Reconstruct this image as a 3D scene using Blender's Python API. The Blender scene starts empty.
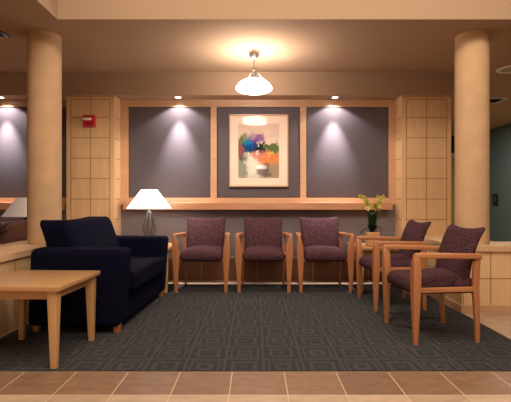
import bpy, bmesh, math, random
from mathutils import Vector, Matrix
random.seed(4)
S = bpy.context.scene
COL = S.collection
PI = math.pi
H = 1.02            # lens height

# ------------------------------------------------------------------ materials
def lin(c):
    out = []
    for v in c:
        v = v / 255.0
        out.append(v / 12.92 if v <= 0.04045 else ((v + 0.055) / 1.055) ** 2.4)
    return (*out, 1.0)

class NT:
    def __init__(self, name):
        self.m = bpy.data.materials.new(name)
        self.m.use_nodes = True
        self.t = self.m.node_tree
        self.b = self.t.nodes['Principled BSDF']
    def n(self, kind, **kw):
        nd = self.t.nodes.new(kind)
        for k, v in kw.items():
            setattr(nd, k, v)
        return nd
    def l(self, a, b):
        self.t.links.new(a, b)
    def val(self, sock, v):
        if isinstance(v, (int, float)):
            sock.default_value = v
        elif isinstance(v, tuple):
            sock.default_value = v
        else:
            self.l(v, sock)
    def math(self, op, a, b=0.0, c=None, clamp=False):
        nd = self.n('ShaderNodeMath', operation=op, use_clamp=clamp)
        self.val(nd.inputs[0], a); self.val(nd.inputs[1], b)
        if c is not None:
            self.val(nd.inputs[2], c)
        return nd.outputs[0]
    def mix(self, f, a, b, blend='MIX'):
        nd = self.n('ShaderNodeMix', data_type='RGBA', blend_type=blend)
        self.val(nd.inputs['Factor'], f)
        self.val(nd.inputs[6], a); self.val(nd.inputs[7], b)
        return nd.outputs[2]
    def ramp(self, f, stops, interp='LINEAR'):
        nd = self.n('ShaderNodeValToRGB')
        nd.color_ramp.interpolation = interp
        els = nd.color_ramp.elements
        while len(els) < len(stops):
            els.new(0.5)
        for e, (p, c) in zip(els, stops):
            e.position = p; e.color = c
        self.l(f, nd.inputs[0])
        return nd.outputs[0]
    def coords(self, scale=(1, 1, 1), loc=(0, 0, 0), kind='Object'):
        tc = self.n('ShaderNodeTexCoord')
        mp = self.n('ShaderNodeMapping')
        mp.inputs['Scale'].default_value = scale
        mp.inputs['Location'].default_value = loc
        self.l(tc.outputs[kind], mp.inputs['Vector'])
        return mp.outputs['Vector']
    def noise(self, vec, scale=5, detail=3, rough=.5, dist=0):
        nd = self.n('ShaderNodeTexNoise')
        nd.inputs['Scale'].default_value = scale
        nd.inputs['Detail'].default_value = detail
        nd.inputs['Roughness'].default_value = rough
        nd.inputs['Distortion'].default_value = dist
        self.l(vec, nd.inputs['Vector'])
        return nd.outputs['Fac']
    def bump(self, h, strength=.2, dist=.01):
        nd = self.n('ShaderNodeBump')
        nd.inputs['Strength'].default_value = strength
        nd.inputs['Distance'].default_value = dist
        self.l(h, nd.inputs['Height'])
        self.l(nd.outputs[0], self.b.inputs['Normal'])
    def set(self, rough=.5, spec=.5, metal=0, sheen=0, coat=0):
        self.b.inputs['Roughness'].default_value = rough
        self.b.inputs['Specular IOR Level'].default_value = spec
        self.b.inputs['Metallic'].default_value = metal
        self.b.inputs['Sheen Weight'].default_value = sheen
        self.b.inputs['Coat Weight'].default_value = coat

def plain(name, c, rough=.5, spec=.4, metal=0, bump=0, bscale=200, var=0.0):
    k = NT(name); k.set(rough, spec, metal)
    col = lin(c)
    if var:
        f = k.noise(k.coords(), 6, 4)
        k.l(k.mix(f, tuple(x * (1 - var) for x in col[:3]) + (1,), tuple(min(1, x * (1 + var)) for x in col[:3]) + (1,)), k.b.inputs['Base Color'])
    else:
        k.b.inputs['Base Color'].default_value = col
    if bump:
        k.bump(k.noise(k.coords(), bscale, 2), bump, .004)
    return k.m

def wood(name, c1, c2, axis='z', rough=.35, spec=.4, coat=0.15, fine=60):
    k = NT(name); k.set(rough, spec, 0, 0, coat)
    k.b.inputs['Coat Roughness'].default_value = .25
    sc = {'x': (1.2, 14, 14), 'y': (14, 1.2, 14), 'z': (14, 14, 1.2)}[axis]
    v = k.coords(sc)
    f = k.noise(v, 1.3, 5, .6, .6)
    sc2 = {'x': (.06, 1, 1), 'y': (1, .06, 1), 'z': (1, 1, .06)}[axis]
    f2 = k.noise(k.coords(sc2), fine, 2, .5)
    f3 = k.noise(k.coords((2.2, 2.2, 1.6)), 1, 2)
    a = k.math('ADD', k.math('MULTIPLY', f, .55), k.math('MULTIPLY', f2, .25))
    a = k.math('ADD', a, k.math('MULTIPLY', f3, .25))
    k.l(k.ramp(a, [(.3, lin(c2)), (.72, lin(c1))]), k.b.inputs['Base Color'])
    return k.m

def emit(name, c, strength):
    k = NT(name); k.set(.4, .3)
    k.b.inputs['Base Color'].default_value = lin((235, 232, 225))
    k.b.inputs['Emission Color'].default_value = (*c, 1)
    k.b.inputs['Emission Strength'].default_value = strength
    return k.m

M = {}
M['ceiling'] = plain('ceiling_paint', (168, 140, 114), .9, .1, 0, .25, 160)
M['plaster'] = plain('pillar_plaster', (200, 164, 126), .85, .12, 0, .3, 90, .16)
M['lower_wall'] = plain('grey_wall_vinyl', (126, 114, 115), .8, .2, 0, .1, 300)
M['teal'] = plain('slate_paint', (84, 98, 100), .8, .15)
M['olive'] = plain('olive_paint', (150, 138, 84), .9, .1)
M['side_wall'] = plain('tan_paint', (176, 148, 118), .9, .1)
M['maple'] = wood('maple_veneer', (232, 194, 146), (212, 170, 122), 'z', .38, .4, .2)
M['maple_x'] = wood('maple_trim', (206, 164, 126), (186, 140, 104), 'x', .4, .4, .15)
M['maple_y'] = wood('maple_cap', (216, 180, 136), (196, 154, 112), 'y', .65, .2, 0)
M['ledge'] = wood('ledge_wood', (200, 148, 110), (176, 120, 84), 'x', .4, .4, .15)
M['chair_wood'] = wood('cherry_wood', (192, 128, 82), (162, 100, 60), 'z', .35, .4, .2)
M['chair_arm'] = wood('cherry_arm', (196, 132, 86), (166, 104, 64), 'y', .35, .4, .2)
M['table_top'] = wood('table_wood', (196, 152, 104), (174, 128, 82), 'x', .32, .4, .25)
M['table_leg'] = wood('table_leg_wood', (206, 162, 110), (184, 136, 88), 'z', .36, .4, .2)
M['groove'] = plain('groove_shadow_gap', (160, 116, 78), .8, .1)
M['base_panel'] = wood('brown_base_laminate', (132, 90, 66), (106, 68, 48), 'x', .5, .3, 0)
M['metal_strip'] = plain('pale_metal', (190, 186, 180), .35, .5, .6)
M['chrome'] = plain('brushed_nickel', (190, 184, 176), .3, .5, .9)
M['dark_metal'] = plain('dark_nickel', (104, 98, 92), .35, .5, .8)
M['rib_metal'] = plain('gunmetal', (86, 82, 78), .45, .4, .4)
M['white'] = plain('white_enamel', (226, 220, 210), .5, .4)
M['grey_plastic'] = plain('grey_trim_plastic', (168, 158, 142), .5, .4)
M['black'] = plain('black_plastic', (28, 28, 30), .5, .3)
M['red'] = plain('alarm_red', (196, 28, 42), .4, .5)
M['lens'] = plain('strobe_lens', (232, 214, 204), .15, .6)
M['soil'] = plain('bark_soil', (50, 34, 24), .95, .1, 0, .5, 60)
M['leaf'] = plain('orchid_leaf', (34, 66, 34), .4, .5, 0, 0, 0, .2)
M['stemg'] = plain('orchid_stem', (86, 104, 44), .5, .4)
M['petal'] = plain('orchid_petal', (228, 222, 120), .6, .3, 0, 0, 0, .15)
M['petal_lip'] = plain('orchid_lip', (150, 120, 40), .6, .3)
M['pot'] = plain('tan_pot', (196, 146, 98), .7, .3, 0, .3, 80, .1)
M['lamp_glow'] = emit('glowing_lamp_shade', (1.0, .95, .88), 3.6)
M['pendant_glow'] = emit('glowing_pendant_glass', (1.0, .88, .80), 48.0)
M['spot_glow'] = emit('glowing_downlight_lens', (1.0, .95, .9), 12.0)
M['shade_off'] = plain('linen_shade', (236, 226, 214), .9, .1)
M['mat_board'] = plain('cream_mat_board', (238, 212, 190), .9, .1)
M['brown_leather'] = plain('brown_leather', (84, 46, 34), .5, .4, 0, .1, 90)
M['cord'] = plain('grey_cord', (70, 60, 54), .6, .3)

def fabric_panel():
    k = NT('charcoal_wall_fabric'); k.set(.95, .1, 0, .15)
    v = k.coords()
    f = k.noise(v, 420, 2, .6)
    g = k.noise(k.coords((1, 1, .12)), 160, 2, .6)
    a = k.math('ADD', k.math('MULTIPLY', f, .5), k.math('MULTIPLY', g, .5))
    k.l(k.ramp(a, [(.3, lin((84, 76, 79))), (.7, lin((106, 97, 100)))]), k.b.inputs['Base Color'])
    k.bump(a, .2, .003)
    return k.m
M['fabric'] = fabric_panel()

def upholstery():
    k = NT('plum_speckled_upholstery'); k.set(.95, .05)
    v = k.coords()
    vo = k.n('ShaderNodeTexVoronoi'); vo.inputs['Scale'].default_value = 82
    k.l(v, vo.inputs['Vector'])
    c = k.ramp(vo.outputs['Distance'], [(.0, lin((30, 27, 42))), (.36, lin((38, 31, 39))), (.46, lin((86, 57, 60))), (1., lin((94, 62, 63)))])
    f = k.noise(v, 30, 2)
    k.l(k.mix(k.math('MULTIPLY', f, .3), c, lin((54, 36, 41))), k.b.inputs['Base Color'])
    k.bump(k.noise(v, 260, 2), .25, .003)
    return k.m
M['plum'] = upholstery()

def navy():
    k = NT('navy_upholstery'); k.set(.95, .06, 0, 0)
    v = k.coords()
    f = k.noise(v, 180, 2, .6)
    k.l(k.ramp(f, [(.3, lin((11, 11, 27))), (.7, lin((17, 16, 36)))]), k.b.inputs['Base Color'])
    k.bump(f, .2, .003)
    return k.m
M['navy'] = navy()

def carpet_mat():
    k = NT('patterned_carpet'); k.set(1.0, .03)
    cell = .243
    v = k.coords((1 / cell, 1 / cell, 1), (.1925 / cell, -2.774 / cell, 0))
    sp = k.n('ShaderNodeSeparateXYZ'); k.l(v, sp.inputs[0])
    nz = k.math('MULTIPLY', k.math('SUBTRACT', k.noise(v, 14, 2), .5), .10)
    x = k.math('ADD', sp.outputs[0], nz); y = k.math('ADD', sp.outputs[1], nz)
    def d(a):
        return k.math('MULTIPLY', k.math('ABSOLUTE', k.math('SUBTRACT', k.math('FRACT', a), .5)), 2)
    m = k.math('MAXIMUM', d(x), d(y))
    chk = k.math('MODULO', k.math('ADD', k.math('FLOOR', x), k.math('ADD', k.math('FLOOR', y), 100)), 2)
    dk, br, md = lin((46, 51, 54)), lin((80, 72, 68)), lin((63, 62, 62))
    A = k.ramp(m, [(0, dk), (.20, br), (.42, dk), (.66, br), (.78, dk), (.92, br)], 'CONSTANT')
    B = k.ramp(m, [(0, md), (.18, dk), (.46, br), (.66, dk), (.92, br)], 'CONSTANT')
    c = k.mix(chk, A, B)
    c = k.mix(k.math('MULTIPLY', k.math('SUBTRACT', k.noise(k.coords(), 16, 3, .6), .35), .8, clamp=True), c, md)
    big = k.noise(k.coords(), 90, 3, .7)
    c = k.mix(.38, c, k.ramp(big, [(.3, lin((38, 42, 45))), (.75, lin((88, 83, 81)))]))
    k.l(c, k.b.inputs['Base Color'])
    k.bump(k.noise(k.coords(), 240, 2), .5, .006)
    return k.m
M['carpet'] = carpet_mat()

def tile_mat():
    k = NT('floor_tile'); k.set(.45, .4)
    p = .311
    v = k.coords((1 / p, 1 / p, 1), (.1395 / p, -2.272 / p, 0))
    sp = k.n('ShaderNodeSeparateXYZ'); k.l(v, sp.inputs[0])
    def e(a):
        return k.math('ABSOLUTE', k.math('SUBTRACT', k.math('FRACT', a), .5))
    edge = k.math('MAXIMUM', e(sp.outputs[0]), e(sp.outputs[1]))
    grout = k.math('GREATER_THAN', edge, .4915)
    fl = k.n('ShaderNodeVectorMath', operation='FLOOR'); k.l(v, fl.inputs[0])
    wn = k.n('ShaderNodeTexWhiteNoise', noise_dimensions='2D'); k.l(fl.outputs[0], wn.inputs['Vector'])
    n1 = k.noise(k.coords((1, 2.2, 1)), 9, 5, .65)
    brown = k.ramp(n1, [(.25, lin((112, 86, 66))), (.75, lin((146, 112, 86)))])
    tan = k.ramp(n1, [(.25, lin((166, 140, 114))), (.75, lin((190, 162, 136)))])
    # the border row of brown tile lies along the front edge of the carpet
    row = k.math('MULTIPLY', k.math('GREATER_THAN', sp.outputs[1], 0.0), k.math('LESS_THAN', sp.outputs[1], 1.02))
    c = k.mix(row, tan, brown)
    hs = k.n('ShaderNodeHueSaturation'); k.l(c, hs.inputs['Color'])
    k.l(k.math('ADD', .90, k.math('MULTIPLY', wn.outputs['Value'], .2)), hs.inputs['Value'])
    k.l(k.mix(grout, hs.outputs[0], lin((206, 176, 140))), k.b.inputs['Base Color'])
    k.bump(k.math('SUBTRACT', k.math('MULTIPLY', n1, .3), grout), .25, .003)
    return k.m
M['tile'] = tile_mat()

def art_mat():
    k = NT('watercolour_print'); k.set(.9, .1)
    v = k.coords(kind='Generated')
    sp = k.n('ShaderNodeSeparateXYZ'); k.l(v, sp.inputs[0])
    nn = k.noise(v, 9, 8, .72, .5)
    n2 = k.noise(k.coords(kind='Generated', loc=(3, 1, 7)), 10, 8, .72, .5)
    X = k.math('ADD', sp.outputs[0], k.math('MULTIPLY', k.math('SUBTRACT', nn, .5), .42))
    Z = k.math('ADD', sp.outputs[2], k.math('MULTIPLY', k.math('SUBTRACT', n2, .5), .42))
    c = k.ramp(Z, [(0., lin((206, 196, 172))), (.3, lin((226, 206, 186))), (.6, lin((230, 204, 180))), (1., lin((214, 184, 168)))])
    blobs = [  # cx, cz, rx, rz, colour, strength  (0..1, z up)
        (.85, .28, .30, .30, (186, 132, 66), .9), (.72, .36, .26, .10, (212, 128, 66), .85), (.9, .10, .28, .16, (150, 136, 108), .8),
        (.62, .10, .16, .10, (96, 86, 84), .85), (.12, .20, .16, .26, (116, 122, 110), .8), (.05, .55, .10, .20, (130, 30, 44), .9),
        (.16, .68, .16, .12, (92, 120, 62), .8), (.42, .92, .20, .12, (206, 188, 160), .8), (.30, .60, .20, .13, (16, 66, 128), 1.),
        (.24, .66, .10, .07, (24, 122, 164), .95), (.48, .72, .18, .09, (122, 72, 132), .9), (.55, .55, .14, .07, (24, 44, 44), 1.),
        (.86, .55, .16, .10, (78, 108, 56), .95), (.42, .42, .12, .06, (190, 92, 74), .8), (.60, .44, .16, .05, (196, 98, 86), .8),
        (.35, .22, .16, .16, (236, 216, 196), .8), (.92, .78, .20, .05, (206, 190, 172), .7), (.68, .24, .08, .06, (120, 84, 92), .8), (.22, .50, .07, .05, (20, 60, 84), .9), (.38, .52, .06, .05, (60, 40, 70), .85),
        (.66, .60, .08, .04, (40, 60, 40), .9), (.78, .46, .10, .03, (226, 176, 70), .9), (.50, .34, .10, .04, (206, 110, 90), .7), (.88, .40, .10, .03, (200, 90, 50), .8),
        (.10, .38, .05, .10, (70, 80, 60), .7), (.34, .78, .10, .05, (176, 140, 160), .7), (.56, .64, .05, .04, (220, 200, 180), .8), (.46, .47, .05, .03, (226, 206, 190), .8)]
    for cx, cz, rx, rz, col, st in blobs:
        a = k.math('DIVIDE', k.math('SUBTRACT', X, cx), rx); b = k.math('DIVIDE', k.math('SUBTRACT', Z, cz), rz)
        r = k.math('SQRT', k.math('ADD', k.math('MULTIPLY', a, a), k.math('MULTIPLY', b, b)))
        f = k.math('MULTIPLY', k.math('MULTIPLY', k.math('SUBTRACT', 1.2, r), 3.0, clamp=True), st, clamp=True)
        c = k.mix(f, c, lin(col))
    k.l(c, k.b.inputs['Base Color'])
    return k.m
M['art'] = art_mat()

def glass_mat():
    k = NT('picture_glass')
    tr = k.n('ShaderNodeBsdfTransparent'); gl = k.n('ShaderNodeBsdfGlossy')
    gl.inputs['Roughness'].default_value = .02
    fr = k.n('ShaderNodeFresnel'); fr.inputs['IOR'].default_value = 1.5
    mx = k.n('ShaderNodeMixShader')
    ge = k.n('ShaderNodeNewGeometry')
    k.l(k.math('MULTIPLY', k.math('MULTIPLY', fr.outputs[0], .4), k.math('SUBTRACT', 1.0, ge.outputs['Backfacing']), clamp=True), mx.inputs[0])
    k.l(tr.outputs[0], mx.inputs[1]); k.l(gl.outputs[0], mx.inputs[2])
    k.l(mx.outputs[0], k.t.nodes['Material Output'].inputs['Surface'])
    return k.m
M['glass'] = glass_mat()

# ------------------------------------------------------------------ mesh helpers
def obj(name, bm, mat, parent=None, smooth=35):
    bmesh.ops.recalc_face_normals(bm, faces=bm.faces)
    me = bpy.data.meshes.new(name)
    bm.to_mesh(me); bm.free()
    for m in (mat if isinstance(mat, (list, tuple)) else [mat]):
        me.materials.append(M[m] if isinstance(m, str) else m)
    if smooth:
        me.shade_smooth()
        me.set_sharp_from_angle(angle=math.radians(smooth))
    o = bpy.data.objects.new(name, me)
    COL.objects.link(o)
    if parent is not None:
        o.parent = parent
    return o

def tag(o, label, cat, group=None, kind=None):
    o['label'] = label; o['category'] = cat
    if group: o['group'] = group
    if kind: o['kind'] = kind
    return o

def thing(name, label, cat, loc=(0, 0, 0), rotz=0, group=None, kind=None):
    o = bpy.data.objects.new(name, None)
    COL.objects.link(o)
    o.empty_display_size = .1
    o.location = loc; o.rotation_euler = (0, 0, rotz)
    return tag(o, label, cat, group, kind)

def dup(root, loc, rotz=0, label=None):
    r = root.copy(); COL.objects.link(r)
    r.location = loc; r.rotation_euler = (0, 0, rotz)
    if label: r['label'] = label
    for ch in list(root.children):
        c = ch.copy(); COL.objects.link(c); c.parent = r
        for g in list(ch.children):
            d = g.copy(); COL.objects.link(d); d.parent = c
    return r

def box(bm, x0, x1, y0, y1, z0, z1, mi=0):
    vs = [bm.verts.new((x, y, z)) for x in (x0, x1) for y in (y0, y1) for z in (z0, z1)]
    for f in ((0, 1, 3, 2), (4, 6, 7, 5), (0, 4, 5, 1), (2, 3, 7, 6), (0, 2, 6, 4), (1, 5, 7, 3)):
        bm.faces.new([vs[i] for i in f]).material_index = mi

def rbox(bm, c, half, r, seg=3, inner=1, fn=None, mi=0):
    """box with rounded edges; fn(p) bends the finished points (p relative to the centre)"""
    def axis(h):
        a = [h - r + r * (math.tan(PI / 4 * k / seg)) for k in range(seg + 1)]
        pos = a
        mid = [(-1 + 2 * k / inner) * (h - r) for k in range(1, inner)]
        return [-v for v in reversed(pos)] + mid + pos
    ax = [axis(h) for h in half]
    cache = {}
    def vert(i, j, k):
        key = (i, j, k)
        if key not in cache:
            p = Vector((ax[0][i], ax[1][j], ax[2][k]))
            q = Vector([max(-(h - r), min(h - r, v)) for v, h in zip(p, half)])
            d = p - q
            if d.length > 1e-9:
                p = q + d.normalized() * r
            if fn: p = Vector(fn(p))
            cache[key] = bm.verts.new(Vector(c) + p)
        return cache[key]
    n = [len(a) - 1 for a in ax]
    for a, b, w in ((0, 1, 2), (1, 2, 0), (2, 0, 1)):
        for side in (0, n[w]):
            for i in range(n[a]):
                for j in range(n[b]):
                    q = []
                    for di, dj in ((0, 0), (1, 0), (1, 1), (0, 1)):
                        idx = [0, 0, 0]; idx[a] = i + di; idx[b] = j + dj; idx[w] = side
                        q.append(vert(*idx))
                    if len(set(q)) == 4:
                        f = bm.faces.new(q); f.material_index = mi

def loft(bm, secs, rf=.4, seg=3):
    """secs: (centre, U, V) with half-extent vectors; rounded-rectangle sections, capped"""
    rings = []
    for c, U, V in secs:
        c, U, V = Vector(c), Vector(U), Vector(V)
        lu, lv = U.length, V.length
        r = rf * min(lu, lv)
        ring = []
        for q in range(4):
            sx, sy = ((1, 1), (-1, 1), (-1, -1), (1, -1))[q]
            for k in range(seg + 1):
                a = PI / 2 * (q + k / seg)
                s = sx * (lu - r) + r * math.cos(a); t = sy * (lv - r) + r * math.sin(a)
                ring.append(bm.verts.new(c + U * (s / lu) + V * (t / lv)))
        rings.append(ring)
    n = len(rings[0])
    for a, b in zip(rings, rings[1:]):
        for i in range(n):
            bm.faces.new((a[i], a[(i + 1) % n], b[(i + 1) % n], b[i]))
    bm.faces.new(rings[0]); bm.faces.new(rings[-1])

def lathe(bm, prof, n=40, c=(0, 0), cap=True):
    rings = []
    for r, z in prof:
        if r < 1e-5:
            rings.append([bm.verts.new((c[0], c[1], z))])
        else:
            rings.append([bm.verts.new((c[0] + r * math.cos(2 * PI * k / n), c[1] + r * math.sin(2 * PI * k / n), z)) for k in range(n)])
    for a, b in zip(rings, rings[1:]):
        for i in range(n):
            j = (i + 1) % n
            if len(a) == 1 and len(b) == 1: continue
            if len(a) == 1: bm.faces.new((a[0], b[i], b[j]))
            elif len(b) == 1: bm.faces.new((a[i], b[0], a[j]))
            else: bm.faces.new((a[i], a[j], b[j], b[i]))
    if cap:
        for r in (rings[0], rings[-1]):
            if len(r) > 1: bm.faces.new(r)

def tube(bm, pts, rad, n=8):
    pts = [Vector(p) for p in pts]
    rings = []
    for i, p in enumerate(pts):
        t = (pts[min(i + 1, len(pts) - 1)] - pts[max(i - 1, 0)]).normalized()
        u = t.cross(Vector((0.123, 0.456, .88)))
        if u.length < .01: u = t.cross(Vector((1, 0, 0)))
        u.normalize(); w = t.cross(u)
        r = rad[i] if isinstance(rad, (list, tuple)) else rad
        rings.append([bm.verts.new(p + u * r * math.cos(2 * PI * k / n) + w * r * math.sin(2 * PI * k / n)) for k in range(n)])
    for a, b in zip(rings, rings[1:]):
        for i in range(n):
            bm.faces.new((a[i], a[(i + 1) % n], b[(i + 1) % n], b[i]))
    bm.faces.new(rings[0]); bm.faces.new(rings[-1])

def NB(): return bmesh.new()
def one(fn, *a, **k):
    bm = NB(); fn(bm, *a, **k); return bm

def struct(name, bm, mat, label, cat, parent=None, smooth=0):
    o = obj(name, bm, mat, parent, smooth)
    o['kind'] = 'structure'
    if parent is None:
        o['label'] = label; o['category'] = cat
    return o

# ------------------------------------------------------------------ room shell
CE = 2.63; YB = 5.6; YF = 5.33; SOF = 2.344
XL, XR, YN, YFAR = -4.5, 5.2, -6.0, 10.5
RX0, RX1, RY0, RY1, RZ = -1.745, 3.1, -1.2, 3.79, 3.55      # raised ceiling recess
CXL, CXR = -1.75, 1.815                                      # inner faces of the wood columns
CLO, CRO = -2.343, 2.425                                     # outer faces

bm = NB(); box(bm, XL - .1, XR + .1, YN, YFAR + .1, -.1, 0)
struct('floor', bm, 'tile', 'tan tiled floor with a brown tile row along the carpet edge', 'floor')
bm = NB(); box(bm, -1.9, 1.885, 2.585, 5.3, 0, .006)
tag(obj('carpet', bm, 'carpet', None, 0), 'dark patterned carpet of nested squares under the seating group', 'carpet')

bm = NB()
for x0, x1, y0, y1 in ((XL, RX0, YN, YFAR), (RX1, XR, YN, YFAR), (RX0, RX1, RY1, YFAR), (RX0, RX1, YN, RY0)):
    box(bm, x0, x1, y0, y1, CE, CE + .04)
T = .06
box(bm, RX0 - T, RX0, RY0 - T, RY1 + T, CE + .04, RZ); box(bm, RX1, RX1 + T, RY0 - T, RY1 + T, CE + .04, RZ)
box(bm, RX0, RX1, RY1, RY1 + T, CE + .04, RZ); box(bm, RX0, RX1, RY0 - T, RY0, CE + .04, RZ)
box(bm, RX0 - T, RX1 + T, RY0 - T, RY1 + T, RZ, RZ + .04)
struct('ceiling', bm, 'ceiling', 'tan textured ceiling with a raised recess over the front', 'ceiling')
# dropped bulkhead over the alcoves
bm = NB(); box(bm, XL, CRO, YF, YB, SOF, CE)
struct('beam', bm, 'ceiling', 'dropped tan ceiling bulkhead above the wall panels', 'bulkhead')

bm = NB(); box(bm, XL, CRO, YB, YB + .1, 0, CE)
wb = struct('wall_back', bm, 'lower_wall', 'grey back wall behind the row of three chairs', 'wall')
# brown base panel, metal strip above it
def groove_lines(bm, plane, fixed, segs, w=.006, t=.002):
    for a in segs:
        (u0, v0, u1, v1) = a
        du = w / 2 if u0 == u1 else 0; dv = w / 2 if v0 == v1 else 0
        if plane == 'y': box(bm, u0 - du, u1 + du, fixed - t, fixed, v0 - dv, v1 + dv)
        else: box(bm, min(fixed, fixed + t), max(fixed, fixed + t), u0 - du, u1 + du, v0 - dv, v1 + dv)
bm = NB(); box(bm, CXL, CXR, YB - .02, YB, .0, .292)
bp = struct('baseboard_back', bm, 'base_panel', 'brown jointed base panel along the foot of the back wall', 'baseboard')
bm = NB(); groove_lines(bm, 'y', YB - .02, [(x, 0, x, .292) for x in (-1.425, -.70, .02, .745, 1.465)], .006)
struct('joint', bm, 'grey_plastic', '', '', bp)
bm = NB(); box(bm, CXL, CXR, YB - .024, YB, .292, .306)
struct('trim_1', bm, 'metal_strip', 'thin pale metal strip above the brown base panel', 'trim')

# wood grid holding the grey fabric panels
def alcove(x0, x1, stiles, n):
    zt0 = 1.02 + (202 - 107.5) * YB / 430; zb = 1.02 + (201 - 196.7) * YB / 430
    y0 = YB - .035
    bm = NB(); box(bm, x0, x1, y0, YB, zt0, SOF)
    box(bm, x0, x1, y0, YB, zb - .09, zb)
    for a, b in stiles: box(bm, a, b, y0, YB, zb, zt0)
    fr = struct('trim_%d' % n, bm, 'maple_x', 'maple wood grid framing the grey fabric wall panels' if n == 2 else 'maple wood grid around the fabric panels of the neighbouring alcove', 'wall trim')
    edges = sorted([v for s in stiles for v in s])
    for a, b in zip(edges[1::2], edges[2::2]):
        bm = NB(); rbox(bm, ((a + b) / 2, YB - .012, (zt0 + zb) / 2), ((b - a) / 2 - .006, .014, (zt0 - zb) / 2 - .006), .006, 2)
        struct('fabric_panel', bm, 'fabric', '', '', fr, 30)
    bm = NB(); rbox(bm, ((x0 + x1) / 2 - .004, YB - .08, .967), ((x1 - x0) / 2 - .075, .08, .046), .006, 2)
    struct('trim_%d' % (n + 1), bm, 'ledge', 'cherry toned wood ledge running along the wall beneath the panels' if n == 2 else 'wood ledge along the wall of the neighbouring alcove', 'ledge')
k = YB / 430
alcove(CXL, CXR, ((CXL, (129.3 - 255.5) * k), ((210.8 - 255.5) * k, (217 - 255.5) * k), ((299.9 - 255.5) * k, (306 - 255.5) * k), ((387.8 - 255.5) * k, CXR)), 2)
alcove(XL, CLO, ((XL, XL + .1), ((-60 - 255.5) * k, (-53 - 255.5) * k), (CLO - .035, CLO)), 4)

# wood clad columns either side
def wood_column(x0, x1, label, inner):
    bm = NB(); box(bm, x0, x1, YF, YB, 0, SOF)
    c = struct('column', bm, 'maple', label, 'column')
    zs = [2.29, 2.07] + [2.07 - .2535 * i for i in range(1, 9)]
    zs = [z for z in zs if z > 0]
    s = (x1 - x0)
    a, b = x0 + .055, x1 - .055
    seg = [(a, .0, a, 2.29), (b, .0, b, 2.29), ((a + b) / 2, 0, (a + b) / 2, 2.29)] + [(a, z, b, z) for z in zs]
    bm = NB(); groove_lines(bm, 'y', YF, seg, .0075)
    f = x1 if inner > 0 else x0
    y0, y1 = YF + .03, YB - .04
    groove_lines(bm, 'x', f, [(y0, z, y1, z) for z in zs[1:]], .0075, .002 * inner)
    struct('groove', bm, 'groove', '', '', c)
    bm = NB()
    box(bm, x0 - .004, x1 + .004, YF - .004, YF + .012, SOF - .03, SOF)
    struct('cap_strip', bm, 'maple_x', '', '', c)
wood_column(CLO, CXL, 'maple panelled column carrying the red fire alarm', 1)
wood_column(CXR, CRO, 'maple panelled column between the orchid table and the open corridor', -1)

# low walls with wood caps
KT = .62
def low_wall(name, plan, caps, label, grooves):
    bm = NB()
    for x0, x1, y0, y1 in plan: box(bm, x0, x1, y0, y1, 0, KT - .05)
    w = struct(name, bm, 'maple', label, 'low wall')
    bm = NB()
    for x0, x1, y0, y1 in caps: box(bm, x0, x1, y0, y1, KT - .05, KT)
    struct('cap', bm, 'maple_y', '', '', w)
    bm = NB()
    for pl, fx, segs, t in grooves: groove_lines(bm, pl, fx, segs, .007, t)
    struct('groove', bm, 'groove', '', '', w)
    return w
kx = 3.93 / 430
low_wall('wall_right_low', ((1.885, 2.40, 4.35, YF), (1.885, 4.2, 3.93, 4.35)), ((1.865, 2.41, 4.35, YF), (1.865, 4.2, 3.905, 4.35)),
         'low maple wall with a wood cap holding up the round pillar by the corridor',
         (('y', 3.93, [(1.885 + .265 * i, .08, 1.885 + .265 * i, .57) for i in (0.05, 1, 2, 3, 4, 5)] + [(1.885, .32, 4.2, .32)], .002),
          ('x', 1.885, [(3.96, .32, YF, .32)] + [(4.2 + .27 * i, .08, 4.2 + .27 * i, .57) for i in range(5)], -.002)))
low_wall('wall_left_low', ((-2.39, -1.915, 1.6, YF),), ((-2.41, -1.895, 1.58, YF),), 'low maple wall with a wood cap behind the navy loveseat',
         (('x', -1.915, [(1.6, .32, YF, .32)] + [(1.8 + .27 * i, .08, 1.8 + .27 * i, .57) for i in range(13)], .002),))
bm = NB(); box(bm, 1.873, 4.2, 3.918, 3.93, 0, .075); box(bm, 1.873, 1.885, 3.93, YF, 0, .075)
struct('baseboard_right', bm, 'maple_x', 'pale baseboard along the low maple wall by the corridor', 'baseboard')

def pillar(x, y, label):
    bm = NB(); lathe(bm, [(.150, KT), (.152, KT + .02), (.152, CE)], 56, (x, y))
    struct('pillar', bm, 'plaster', label, 'pillar', None, 35)
pillar(-2.045, 4.17, 'round tan plaster pillar rising behind the navy loveseat')
pillar(2.098, 4.17, 'round tan plaster pillar rising behind the plum side chairs')

# surroundings
bm = NB(); box(bm, XL - .1, XL, YN, YB, 0, CE); struct('wall_left', bm, 'side_wall', 'tan side wall of the neighbouring alcove', 'wall')
bm = NB(); box(bm, XR, XR + .1, YN, YFAR, 0, CE); struct('wall_right', bm, 'teal', 'dark slate corridor wall seen past the pillar', 'wall')
bm = NB(); box(bm, XL, XR, YN - .1, YN, 0, CE); struct('wall_front', bm, 'side_wall', 'tan wall at the near end of the room', 'wall')
bm = NB(); box(bm, CRO - .1, XR, YFAR, YFAR + .1, 0, 2.15); struct('wall_far', bm, 'olive', 'olive wall at the far end of the corridor', 'wall')
bm = NB(); box(bm, CRO - .1, XR, YFAR - .05, YFAR + .1, 2.21, CE)
hd = struct('trim_6', bm, 'black', 'dark header across the far end of the corridor', 'trim')
bm = NB(); box(bm, CRO - .1, XR, YFAR - .06, YFAR + .1, 2.09, 2.21); struct('trim_7', bm, 'grey_plastic', 'grey rail under the dark corridor header', 'trim')
bm = NB(); box(bm, CRO - .1, CRO, YB + .1, YFAR, 0, CE); struct('wall_side', bm, 'olive', 'olive corridor wall behind the panelled column', 'wall')

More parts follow.
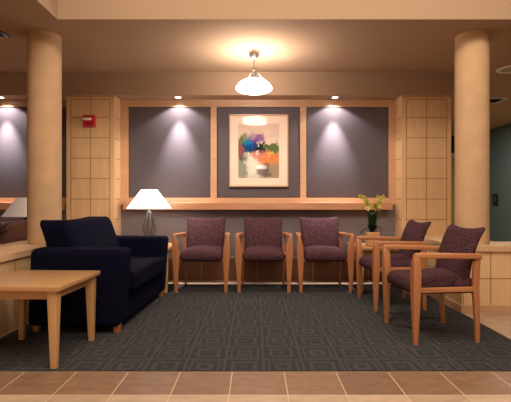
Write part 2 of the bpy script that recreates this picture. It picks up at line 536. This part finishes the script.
# ------------------------------------------------------------------ guest chairs
def make_chair(name, label, loc, rotz, group):
    t = thing(name, label, 'chair', loc, rotz, group)
    for s in (-1, 1):
        # front leg, a tapering blade that splays out a little as it rises
        secs = []
        for z, cx, wx, wy in ((0, .278, .017, .014), (.12, .281, .022, .018), (.30, .282, .033, .024), (.42, .285, .039, .027), (.52, .289, .037, .028),
                              (.59, .296, .025, .027), (.63, .301, .017, .024), (.650, .304, .010, .016)):
            secs.append(((s * cx, -.235 + .0, z), (wx, 0, 0), (0, wy, 0)))
        obj('leg', one(loft, secs, .32), 'chair_wood', t)
        secs = []
        for z, cx, cy, wx, wy in ((0, .250, .238, .014, .014), (.2, .253, .230, .017, .018), (.40, .254, .220, .018, .022), (.55, .258, .224, .018, .022), (.615, .26, .230, .018, .020)):
            secs.append(((s * cx, cy, z), (wx, 0, 0), (0, wy, 0)))
        obj('leg', one(loft, secs, .32), 'chair_wood', t)
        secs = []
        for y, cx, z, wx, wz in ((-.256, .299, .630, .012, .014), (-.235, .298, .634, .021, .019), (-.17, .294, .635, .029, .019), (-.05, .286, .632, .032, .018),
                                 (.08, .276, .628, .030, .018), (.19, .266, .625, .026, .019), (.255, .262, .623, .022, .019)):
            secs.append(((s * cx, y, z), (wx, 0, 0), (0, 0, wz)))
        obj('armrest', one(loft, secs, .4), 'chair_arm', t)
        secs = [((s * .283, -.225, .385), (.012, 0, 0), (0, 0, .018)), ((s * .253, .225, .385), (.012, 0, 0), (0, 0, .018))]
        obj('side_rail', one(loft, secs, .4), 'chair_arm', t)
    bm = NB()
    for y, w in ((-.215, .284), (.215, .252)):
        loft(bm, [((-w, y, .365), (0, .011, 0), (0, 0, .018)), ((w, y, .365), (0, .011, 0), (0, 0, .018))], .4)
    for x in (-.15, .15):
        loft(bm, [((x, -.215, .36), (.012, 0, 0), (0, 0, .012)), ((x, .215, .36), (.012, 0, 0), (0, 0, .012))], .4)
    obj('seat_frame', bm, 'chair_wood', t)
    def dome(p):
        x, y, z = p
        if z > 0:
            z += .030 * (1 - (x / .26) ** 2) + .012 * (y / .24) - (.012 if y < -.2 else 0) * ((-.2 - y) / .05)
        w = 1 - .05 * (y + .24) / .48
        return (x * w, y, z)
    obj('seat', one(rbox, (0, -.015, .397), (.244, .244, .054), .046, 4, 8, dome), 'plum', t, 60)
    # backrest: leans back, corners flare up and out, the top rolls backwards
    def back(p):
        x, y, z = p
        v = (z + .2) / .4; u = x / .225
        yy = .175 + .035 * v + .085 * v * v + .03 * max(0, v - .8) * 4 * .5 + y * (1 - .30 * v) - .018 * (1 - u * u)
        return (x * (.985 + .10 * v * v) , yy, .622 + z * 1.03 + (.026 * u * u - .018) * v ** 2)
    obj('backrest', one(rbox, (0, 0, 0), (.225, .034, .2), .030, 4, 10, back), 'plum', t, 60)
    return t

G = 'burgundy guest chairs with wooden arms'
c0 = make_chair('guest_chair', 'burgundy guest chair with wooden arms against the back wall beside the lamp table', (-.610, 5.06, 0), 0, G)
c0.location.z = .006
dup(c0, (.095, 5.06, .006), 0, 'burgundy guest chair with wooden arms standing directly below the framed painting')
dup(c0, (.787, 5.06, .006), 0, 'burgundy guest chair with wooden arms against the back wall beside the orchid table')
dup(c0, (1.352, 3.345, .006), -PI / 2 + math.radians(3.5), 'burgundy guest chair turned sideways, the nearer of the pair by the low wall')
dup(c0, (1.343, 4.285, .006), -PI / 2 + math.radians(2), 'burgundy guest chair turned sideways, between the nearer side chair and the orchid table')

# ------------------------------------------------------------------ tables
def make_table(label, loc, sx=.62, sy=.62, h=.505):
    t = thing('side_table', label, 'table', loc, 0, 'square maple side tables')
    obj('tabletop', one(rbox, (0, 0, h - .016), (sx / 2, sy / 2, .016), .005, 2), 'table_top', t)
    bm = NB(); a, b = sx / 2 - .06, sy / 2 - .06
    for y in (-b, b): box(bm, -a, a, y - .011, y + .011, h - .088, h - .032)
    for x in (-a, a): box(bm, x - .011, x + .011, -b, b, h - .088, h - .032)
    obj('apron', bm, 'table_top', t, 0)
    for i in (-1, 1):
        for j in (-1, 1):
            x, y = i * (sx / 2 - .052), j * (sy / 2 - .052)
            obj('leg', one(loft, [((x + i * .004, y + j * .004, 0), (.018, 0, 0), (0, .018, 0)), ((x, y, h - .09), (.030, 0, 0), (0, .030, 0)), ((x, y, h - .032), (.030, 0, 0), (0, .030, 0))], .2), 'table_leg', t)
    return t
tb = make_table('square maple side table standing in front of the loveseat at the carpet edge', (-1.478, 2.905, .006))
tb.rotation_euler.z = math.radians(-3)
t2 = dup(tb, (-1.262, 5.06, .006), 0, 'square maple side table in the corner under the lit table lamp')
t3 = dup(tb, (1.44, 5.06, .006), 0, 'square maple side table under the potted orchid')
TT = .511

# ------------------------------------------------------------------ loveseat
t = thing('loveseat', 'navy upholstered loveseat with short wooden legs beside the low maple wall', 'sofa', (0, 0, .006))
Y0, Y1, XF, XB = 3.275, 4.695, -.985, -1.78
ang = math.radians(-2.6); piv = Vector((-.985, 3.28, 0)); t.rotation_euler.z = ang
t.location = piv - Matrix.Rotation(ang, 3, 'Z') @ piv + Vector((-.022, 0, .006))
AW = .215
for y in (Y0 + AW / 2, Y1 - AW / 2):
    def armf(p, h=.28):
        x, y, z = p
        return (x + .02 * (z / .28) * (1 if x > 0 else .6), y, z)
    obj('armrest', one(rbox, ((XF + XB + .03) / 2, y, .352), ((XF - XB) / 2 - .03, AW / 2, .299), .045, 4, 4, armf), 'navy', t, 60)
obj('base', one(rbox, ((XF + XB) / 2 - .015, (Y0 + Y1) / 2, .172), ((XF - XB) / 2 - .03, (Y1 - Y0) / 2 - AW + .004, .118), .02, 3), 'navy', t, 50)
def cush(p):
    x, y, z = p
    return (x, y, z + (.018 * (1 - (y / .5) ** 2) if z > 0 else 0))
obj('seat_cushion', one(rbox, (-1.235, (Y0 + Y1) / 2, .368), (.275, (Y1 - Y0) / 2 - AW - .002, .078), .035, 4, 6, cush), 'navy', t, 60)
def sback(p):
    x, y, z = p                      # z -.34 .. .34
    v = (z + .3) / .6; u = y / .49
    thick = 1 - .42 * v
    cx = .085 - .10 * v - .02 * v * v
    lip = -.085 * max(0, v - .62) ** 1.3 * (1 if x < 0 else .2) * 2.2
    return (cx + x * thick + lip, y, z + (.022 * u * u - .018) * v * v)
obj('backrest', one(rbox, (-1.605, (Y0 + Y1) / 2, .565), (.175, (Y1 - Y0) / 2 - AW + .0, .30), .06, 4, 8, sback), 'navy', t, 60)
for x in (-1.06, -1.70):
    for y in (Y0 + .075, Y1 - .075):
        obj('leg', one(loft, [((x, y, 0), (.022, 0, 0), (0, .022, 0)), ((x, y, .1), (.032, 0, 0), (0, .032, 0))], .3), 'chair_wood', t)

# ------------------------------------------------------------------ table lamps
def make_lamp(label, loc, shade_mat, group):
    t = thing('table_lamp', label, 'lamp', loc, 0, group)
    obj('base', one(lathe, [(0, 0), (.078, 0), (.080, .008), (.072, .018), (.03, .024), (0, .025)], 36), 'dark_metal', t)
    obj('stem', one(lathe, [(0, .02), (.010, .02), (.012, .10), (.014, .18), (.013, .27), (.010, .38), (0, .38)], 20), 'chrome', t)
    for q in range(6):
        a = 2 * PI * q / 6 + .05
        pr = [(.034, .02), (.038, .06), (.049, .11), (.064, .16), (.074, .20), (.068, .245), (.046, .31), (.027, .36), (.020, .375)]
        pts = [(r * math.cos(a), r * math.sin(a), z) for r, z in pr]
        obj('rib', one(tube, pts, .0075, 8), 'rib_metal', t)
    obj('neck', one(lathe, [(0, .365), (.024, .365), (.026, .38), (.02, .40), (.012, .41), (.012, .45), (0, .45)], 20), 'rib_metal', t)
    bm = NB(); lathe(bm, [(.256, .434), (.093, .654), (.090, .654), (.252, .434), (.256, .434)], 56, cap=False)
    obj('lamp_shade', bm, shade_mat, t)
    bm = NB()
    for q in range(3):
        a = 2 * PI * q / 3
        tube(bm, [(0, 0, .64), (.093 * math.cos(a), .093 * math.sin(a), .648)], .002, 6)
    tube(bm, [(0, 0, .43), (0, 0, .645)], .004, 8)
    lathe(bm, [(0, .64), (.010, .645), (.008, .66), (0, .668)], 12)
    obj('harp', bm, 'chrome', t)
    bm = NB(); lathe(bm, [(0, .445), (.014, .447), (.018, .47), (.032, .51), (.030, .54), (.015, .56), (0, .565)], 20)
    obj('bulb', bm, 'white', t)
    return t
LX, LY = -1.25, 5.06
lamp = make_lamp('table lamp with glowing cone shade and metal rib base beside the loveseat', (LX, LY, TT), 'lamp_glow', 'cone shaded table lamps')

# ------------------------------------------------------------------ orchid
PX, PY = 1.352, 4.98
t = thing('potted_orchid', 'yellow flowering orchid in a tan pot on the corner side table', 'plant', (PX, PY, TT))
def sq(p):
    x, y, z = p
    s = .90 + .16 * (z + .08) / .16
    return (x * s, y * s, z)
obj('pot', one(rbox, (0, 0, .082), (.070, .070, .082), .012, 2, 2, sq), 'pot', t)
obj('soil', one(lathe, [(0, .168), (.06, .166), (.06, .15), (0, .15)], 20), 'soil', t)
def leaf_bm(a, L, w, rise, droop):
    bm = NB(); n = 9; rows = []
    d = Vector((math.cos(a), math.sin(a), 0)); s = Vector((-math.sin(a), math.cos(a), 0))
    for i in range(n + 1):
        f = i / n
        c = d * (L * (f * (1 - .25 * rise))) + Vector((0, 0, .165 + L * rise * f - droop * L * f ** 2.4))
        ww = w * (max(0, math.sin(PI * min(1, .22 + f * .78))) ** .6)
        rows.append([bm.verts.new(c - s * ww + Vector((0, 0, .25 * ww))), bm.verts.new(c), bm.verts.new(c + s * ww + Vector((0, 0, .25 * ww)))])
    for a_, b_ in zip(rows, rows[1:]):
        for j in range(2): bm.faces.new((a_[j], a_[j + 1], b_[j + 1], b_[j]))
    bmesh.ops.solidify(bm, geom=list(bm.faces), thickness=.002)
    return bm
for a, L, w, rise, droop in ((.1, .17, .030, .9, .9), (2.6, .19, .030, .75, 1.0), (1.2, .13, .034, 2.0, .3), (2.0, .145, .034, 2.0, .25), (.7, .14, .032, 2.0, .2), (4.6, .13, .036, 1.9, .3),
                             (5.3, .14, .034, 2.0, .3), (3.9, .13, .034, 2.0, .35), (3.3, .20, .016, .6, 1.0), (.4, .12, .036, 1.1, .6), (3.5, .12, .036, 1.2, .6), (5.0, .11, .04, 1.2, .5), (5.9, .15, .03, 1.5, .4), (6.1, .15, .026, .7, 1.2)):
    obj('leaf', leaf_bm(a, L, w, rise, droop), 'leaf', t)
def flower_bm():
    bm = NB()
    for q in range(5):
        a = 2 * PI * q / 5 + .3
        ca, sa = math.cos(a), math.sin(a)
        r = .029 if q % 2 else .033
        pts = [(0, 0), (r * .45, r * .34), (r * .9, r * .22), (r * 1.1, 0), (r * .9, -r * .22), (r * .45, -r * .34)]
        vs = [bm.verts.new((u * ca - v * sa, -.006 * (u / r) ** 2, u * sa + v * ca)) for u, v in pts]
        bm.faces.new(vs)
    bmesh.ops.solidify(bm, geom=list(bm.faces), thickness=.0015)
    rbox(bm, (0, -.006, -.004), (.006, .007, .008), .004, 2, mi=1)
    return bm
fl0 = None
for pts, zs in ((((-.01, 0, .16), (-.025, 0, .34), (-.045, -.01, .44), (-.075, -.02, .53), (-.132, -.03, .58)), 11), (((.015, .01, .16), (.035, .01, .33), (.045, .0, .42), (.06, -.02, .50), (.085, -.03, .575)), 14)):
    sm = []
    P = [Vector(p) for p in pts]
    for i in range(len(P) - 1):
        for k_ in range(4):
            f = k_ / 4
            p0, p1, p2, p3 = P[max(i - 1, 0)], P[i], P[i + 1], P[min(i + 2, len(P) - 1)]
            sm.append(.5 * ((2 * p1) + (p2 - p0) * f + (2 * p0 - 5 * p1 + 4 * p2 - p3) * f * f + (3 * p1 - p0 - 3 * p2 + p3) * f ** 3))
    sm.append(P[-1])
    st = obj('flower_stem', one(tube, sm, .0045, 6), 'stemg', t)
    for i in range(zs):
        f = .56 + .44 * i / (zs - 1)
        p = sm[min(len(sm) - 1, int(f * (len(sm) - 1)))]
        if fl0 is None:
            fl = fl0 = obj('flower', flower_bm(), ['petal', 'petal_lip'], st, 0)
        else:
            fl = fl0.copy(); COL.objects.link(fl); fl.parent = st
        fl.location = p + Vector((random.uniform(-.032, .032), random.uniform(-.018, .006), random.uniform(-.012, .012)))
        fl.rotation_euler = (random.uniform(-.4, .5), random.uniform(0, 6.2), random.uniform(-.5, .5))
        fl.scale = (random.uniform(.7, 1.05),) * 3

# ------------------------------------------------------------------ framed painting
PYc = YB - .02
k2 = 5.57 / 430
fx0, fx1 = (229.3 - 255.5) * k2, (288.2 - 255.5) * k2
fz0, fz1 = H + (201 - 185.8) * k2, H + (201 - 113.9) * k2
t = thing('framed_painting', 'abstract watercolour in a slim wood frame on the middle fabric panel', 'picture', ((fx0 + fx1) / 2, YB - .0255, fz0))
hw, hh = (fx1 - fx0) / 2, fz1 - fz0
bm = NB(); w = .016
for a, b, c, d in ((-hw, hw, 0, w), (-hw, hw, hh - w, hh), (-hw, -hw + w, w, hh - w), (hw - w, hw, w, hh - w)):
    box(bm, a, b, -.042, -.002, c, d)
obj('frame', bm, 'maple_x', t, 0)
bm = NB(); box(bm, -hw + w, hw - w, -.022, -.004, w, hh - w)
obj('mat_board', bm, 'mat_board', t, 0)
ax0, ax1 = (238.3 - 258.75) * k2, (279 - 258.75) * k2
az0, az1 = (185.8 - 177) * k2, (185.8 - 123) * k2
bm = NB(); box(bm, ax0, ax1, -.025, -.022, az0, az1)
obj('artwork', bm, 'art', t, 0)
bm = NB(); box(bm, -hw + w, hw - w, -.034, -.032, w, hh - w)
obj('glass', bm, 'glass', t, 0)

# ------------------------------------------------------------------ pendant lamps
def make_pendant(label, x, y):
    t = thing('pendant_lamp', label, 'lamp', (x, y, CE), 0, 'dome pendant lamps')
    zz = lambda pr: [(r, z - CE) for r, z in pr]
    obj('canopy', one(lathe, zz([(0, CE), (.060, CE), (.060, CE - .012), (.054, CE - .055), (.040, CE - .078), (.034, CE - .085), (0, CE - .085)]), 36), 'chrome', t)
    obj('cord', one(tube, [(0, 0, -.08), (0, 0, -.22)], .005, 8), 'dark_metal', t)
    obj('socket', one(lathe, zz([(0, 2.425), (.018, 2.425), (.030, 2.412), (.032, 2.34), (.030, 2.325), (0, 2.325)]), 28), 'dark_metal', t)
    for q in range(3):
        a = 2 * PI * q / 3 + .25
        obj('wire', one(tube, [(.024 * math.cos(a), .024 * math.sin(a), 2.42 - CE), (.13 * math.cos(a), .13 * math.sin(a), 2.302 - CE)], .003, 6), 'chrome', t)
    obj('lamp_shade', one(lathe, zz([(.05, 2.326), (.09, 2.319), (.135, 2.300), (.168, 2.270), (.186, 2.240), (.190, 2.226), (.184, 2.214), (.16, 2.203), (.11, 2.193), (.05, 2.188), (0, 2.187)]), 56, cap=True), 'pendant_glow', t)
    return t
pend = make_pendant('glowing white dome pendant lamp hanging in front of the wall panels', -.016, 4.58)
dup(pend, (.19, -4.1, CE), 0, 'glowing white dome pendant lamp at the near end of the room')

# ------------------------------------------------------------------ downlights, vents, alarm, plates
def make_downlight(label, x, y, z):
    t = thing('recessed_downlight', label, 'lamp', (x, y, z), 0, 'small downlights over the fabric panels')
    obj('trim_ring', one(lathe, [(.034, -.002), (.036, -.006), (.052, -.005), (.054, .0), (.034, 0)], 32, cap=False), 'white', t)
    obj('lens', one(lathe, [(0, -.003), (.035, -.003), (.035, -.001), (0, -.001)], 24), 'spot_glow', t)
    return t
YD = 5.43
DX = (-.98, 1.005, -3.22)
d0 = make_downlight('lit downlight in the bulkhead above the fabric panel nearer the fire alarm', DX[0], YD, SOF)
dup(d0, (DX[1], YD, SOF), 0, 'lit downlight in the bulkhead above the fabric panel over the orchid')
dup(d0, (DX[2], YD, SOF), 0, 'lit downlight over the neighbouring alcove behind the pillar')

t = thing('ceiling_speaker', 'round grey ceiling speaker beyond the pillar', 'speaker', (3.10, 5.2, CE))
obj('rim', one(lathe, [(.125, -.004), (.13, -.012), (.165, -.010), (.17, 0), (.125, 0)], 40, cap=False), 'white', t)
obj('grille', one(lathe, [(0, -.007), (.128, -.006), (.128, -.001), (0, -.001)], 40), 'grey_plastic', t)

def make_vent(label, x, y, sx, sy, fm='white'):
    t = thing('ceiling_vent', label, 'vent', (x, y, CE), 0, 'ceiling vents')
    bm = NB(); w = .03
    for a, b, c, d in ((-sx, sx, -sy, -sy + w), (-sx, sx, sy - w, sy), (-sx, -sx + w, -sy + w, sy - w), (sx - w, sx, -sy + w, sy - w)):
        box(bm, a, b, c, d, -.012, 0)
    obj('frame', bm, fm, t, 0)
    obj('backing', one(box, -sx + w, sx - w, -sy + w, sy - w, -.003, 0), 'black', t, 0)
    n = 6
    for i in range(n):
        y_ = -sy + w + (i + .5) * (2 * sy - 2 * w) / n
        obj('slat', one(loft, [((-sx + w, y_, -.007), (0, .008, .004), (0, -.0008, .0016)), ((sx - w, y_, -.007), (0, .008, .004), (0, -.0008, .0016))], .3), 'dark_metal', t, 0)
    return t
v0 = make_vent('square ceiling vent beyond the pillar near the corridor', 3.72, 6.8, .18, .17)
make_vent('small dark ceiling vent above the low wall by the loveseat pillar', -2.50, 4.115, .115, .065, 'dark_metal')

k3 = YF / 430
t = thing('fire_alarm', 'red fire alarm with a white strobe lens on the panelled column', 'alarm', ((90.4 - 255.5) * k3, YF, H + (201 - 120.2) * k3))
obj('body', one(rbox, (0, -.025, 0), (.075, .025, .070), .010, 3), 'red', t)
obj('strobe_lens', one(rbox, (-.018, -.052, .018), (.052, .010, .015), .006, 2), 'lens', t)
bm = NB()
for i in range(3): box(bm, -.045, .05, -.0525, -.0495, -.05 + i * .012, -.045 + i * .012)
obj('horn_grille', bm, plain('alarm_dark_red', (120, 16, 28), .5, .3), t, 0)

t = thing('wall_plate', 'dark switch box on the slate corridor wall', 'switch', (XR, 9.3, 1.07))
obj('plate', one(rbox, (-.012, 0, 0), (.012, .10, .12), .006, 2), 'black', t)
obj('rocker', one(rbox, (-.028, 0, 0), (.006, .035, .06), .003, 2), 'dark_metal', t)

# ------------------------------------------------------------------ neighbouring alcove behind the pillar
t = thing('armchair', 'dark brown leather armchair behind the low wall cap by the pillar', 'chair', (-2.86, 4.5, 0), 0)
obj('seat', one(rbox, (0.0, 0, .33), (.33, .24, .12), .05, 4, 3), 'brown_leather', t, 60)
def bk(p):
    x, y, z = p
    return (x + .08 * (z + .3) / .6, y, z)
obj('backrest', one(rbox, (.29, 0, .52), (.07, .33, .30), .05, 4, 4, bk), 'brown_leather', t, 60)
for y in (-.30, .30):
    obj('armrest', one(rbox, (-.02, y, .36), (.33, .06, .26), .05, 4, 2), 'brown_leather', t, 60)
for x in (-.28, .28):
    for y in (-.28, .28):
        obj('leg', one(loft, [((x, y, 0), (.02, 0, 0), (0, .02, 0)), ((x, y, .22), (.03, 0, 0), (0, .03, 0))], .3), 'chair_wood', t)
t4 = make_table('low wooden side table under the unlit lamp in the neighbouring alcove', (-2.74, 5.16, 0), .56, .5, .415)
off = make_lamp('unlit table lamp with pale cone shade in the neighbouring alcove behind the pillar', (-2.74, 5.13, .415), 'shade_off', 'cone shaded table lamps')
t = thing('floor_plant', 'dark green leafy plant behind the low wall cap at the edge of view', 'plant', (-2.63, 3.925, 0)); t.scale = (1.25, 1.25, 1.25)
obj('pot', one(lathe, [(0, 0), (.12, 0), (.16, .28), (.165, .30), (.14, .30), (.135, .25), (0, .25)], 28), 'pot', t)
obj('soil', one(lathe, [(0, .262), (.136, .258), (.13, .25), (0, .25)], 20), 'soil', t)
for i in range(14):
    a = i * 2.4
    L = random.uniform(.32, .46)
    bm = leaf_bm(a, L, .045, random.uniform(1.0, 1.5), random.uniform(.3, .7))
    bmesh.ops.translate(bm, verts=bm.verts, vec=(0, 0, .14))
    obj('leaf', bm, 'leaf', t)

# ------------------------------------------------------------------ lights
def light(name, kind, loc, power, color, rot=(0, 0, 0), **kw):
    d = bpy.data.lights.new(name, kind)
    d.energy = power; d.color = color
    for a, b in kw.items(): setattr(d, a, b)
    o = bpy.data.objects.new(name, d); COL.objects.link(o)
    o.location = loc; o.rotation_euler = rot
    return o
WARM = (1.0, .87, .73)
# pendant: light escaping upward through the open top of the glass
light('pendant_uplight', 'SPOT', (-.016, 4.58, 2.45), 4, (1, .88, .80), (PI, 0, 0), spot_size=math.radians(118), spot_blend=.35, shadow_soft_size=.03)
# table lamp bulb inside the shade
light('lamp_bulb_light', 'POINT', (LX, LY, TT + .50), 12, (1, .84, .68), shadow_soft_size=.03)
for x in DX:
    light('downlight_beam', 'SPOT', (x, YD, SOF - .012), 24, (1, .93, .95), (math.radians(6), 0, 0), spot_size=math.radians(124), spot_blend=.3, shadow_soft_size=.02)
    light('downlight_core', 'SPOT', (x, YD, SOF - .012), 230, (1, .93, .98), (math.radians(5), 0, 0), spot_size=math.radians(50), spot_blend=1.0, shadow_soft_size=.02)
# lamps up in the raised ceiling recess
light('recess_light', 'AREA', (.5, 1.0, RZ - .02), 185, WARM, shape='RECTANGLE', size=4.0, size_y=3.0)
# general fill added behind the camera, stands for no particular fixture
light('rear_fill', 'AREA', (.3, -3.6, CE - .02), 90, WARM, shape='RECTANGLE', size=5, size_y=2)

light('recess_fill', 'AREA', (.6, 2.3, 3.3), 34, WARM, (PI / 2, 0, 0), shape='RECTANGLE', size=4.2, size_y=.25)  # added fill, brightens the back face of the recess
light('corridor_fill', 'AREA', (3.9, 7.6, CE - .02), 62, WARM, shape='RECTANGLE', size=.6, size_y=1.2)  # unseen fill added to lift the dark slate wall
w = bpy.data.worlds.new('world'); S.world = w; w.use_nodes = True
w.node_tree.nodes['Background'].inputs[0].default_value = (.02, .015, .012, 1)

# ------------------------------------------------------------------ camera
cd = bpy.data.cameras.new('camera'); cam = bpy.data.objects.new('camera', cd); COL.objects.link(cam)
cd.sensor_width = 36; cd.lens = 36 * 430 / 511
cam.location = (0, 0, H); cam.rotation_euler = (PI / 2, 0, 0)
cd.shift_y = 1.0 / 511; cd.clip_start = .05; cd.clip_end = 60
S.camera = cam
S.view_settings.view_transform = 'Standard'; S.view_settings.look = 'None'
S.view_settings.exposure = 0.1; S.view_settings.gamma = 1
S.view_settings.use_curve_mapping = False
S.cycles.use_denoising = True
S.cycles.max_bounces = 8
S.cycles.sample_clamp_indirect = 6
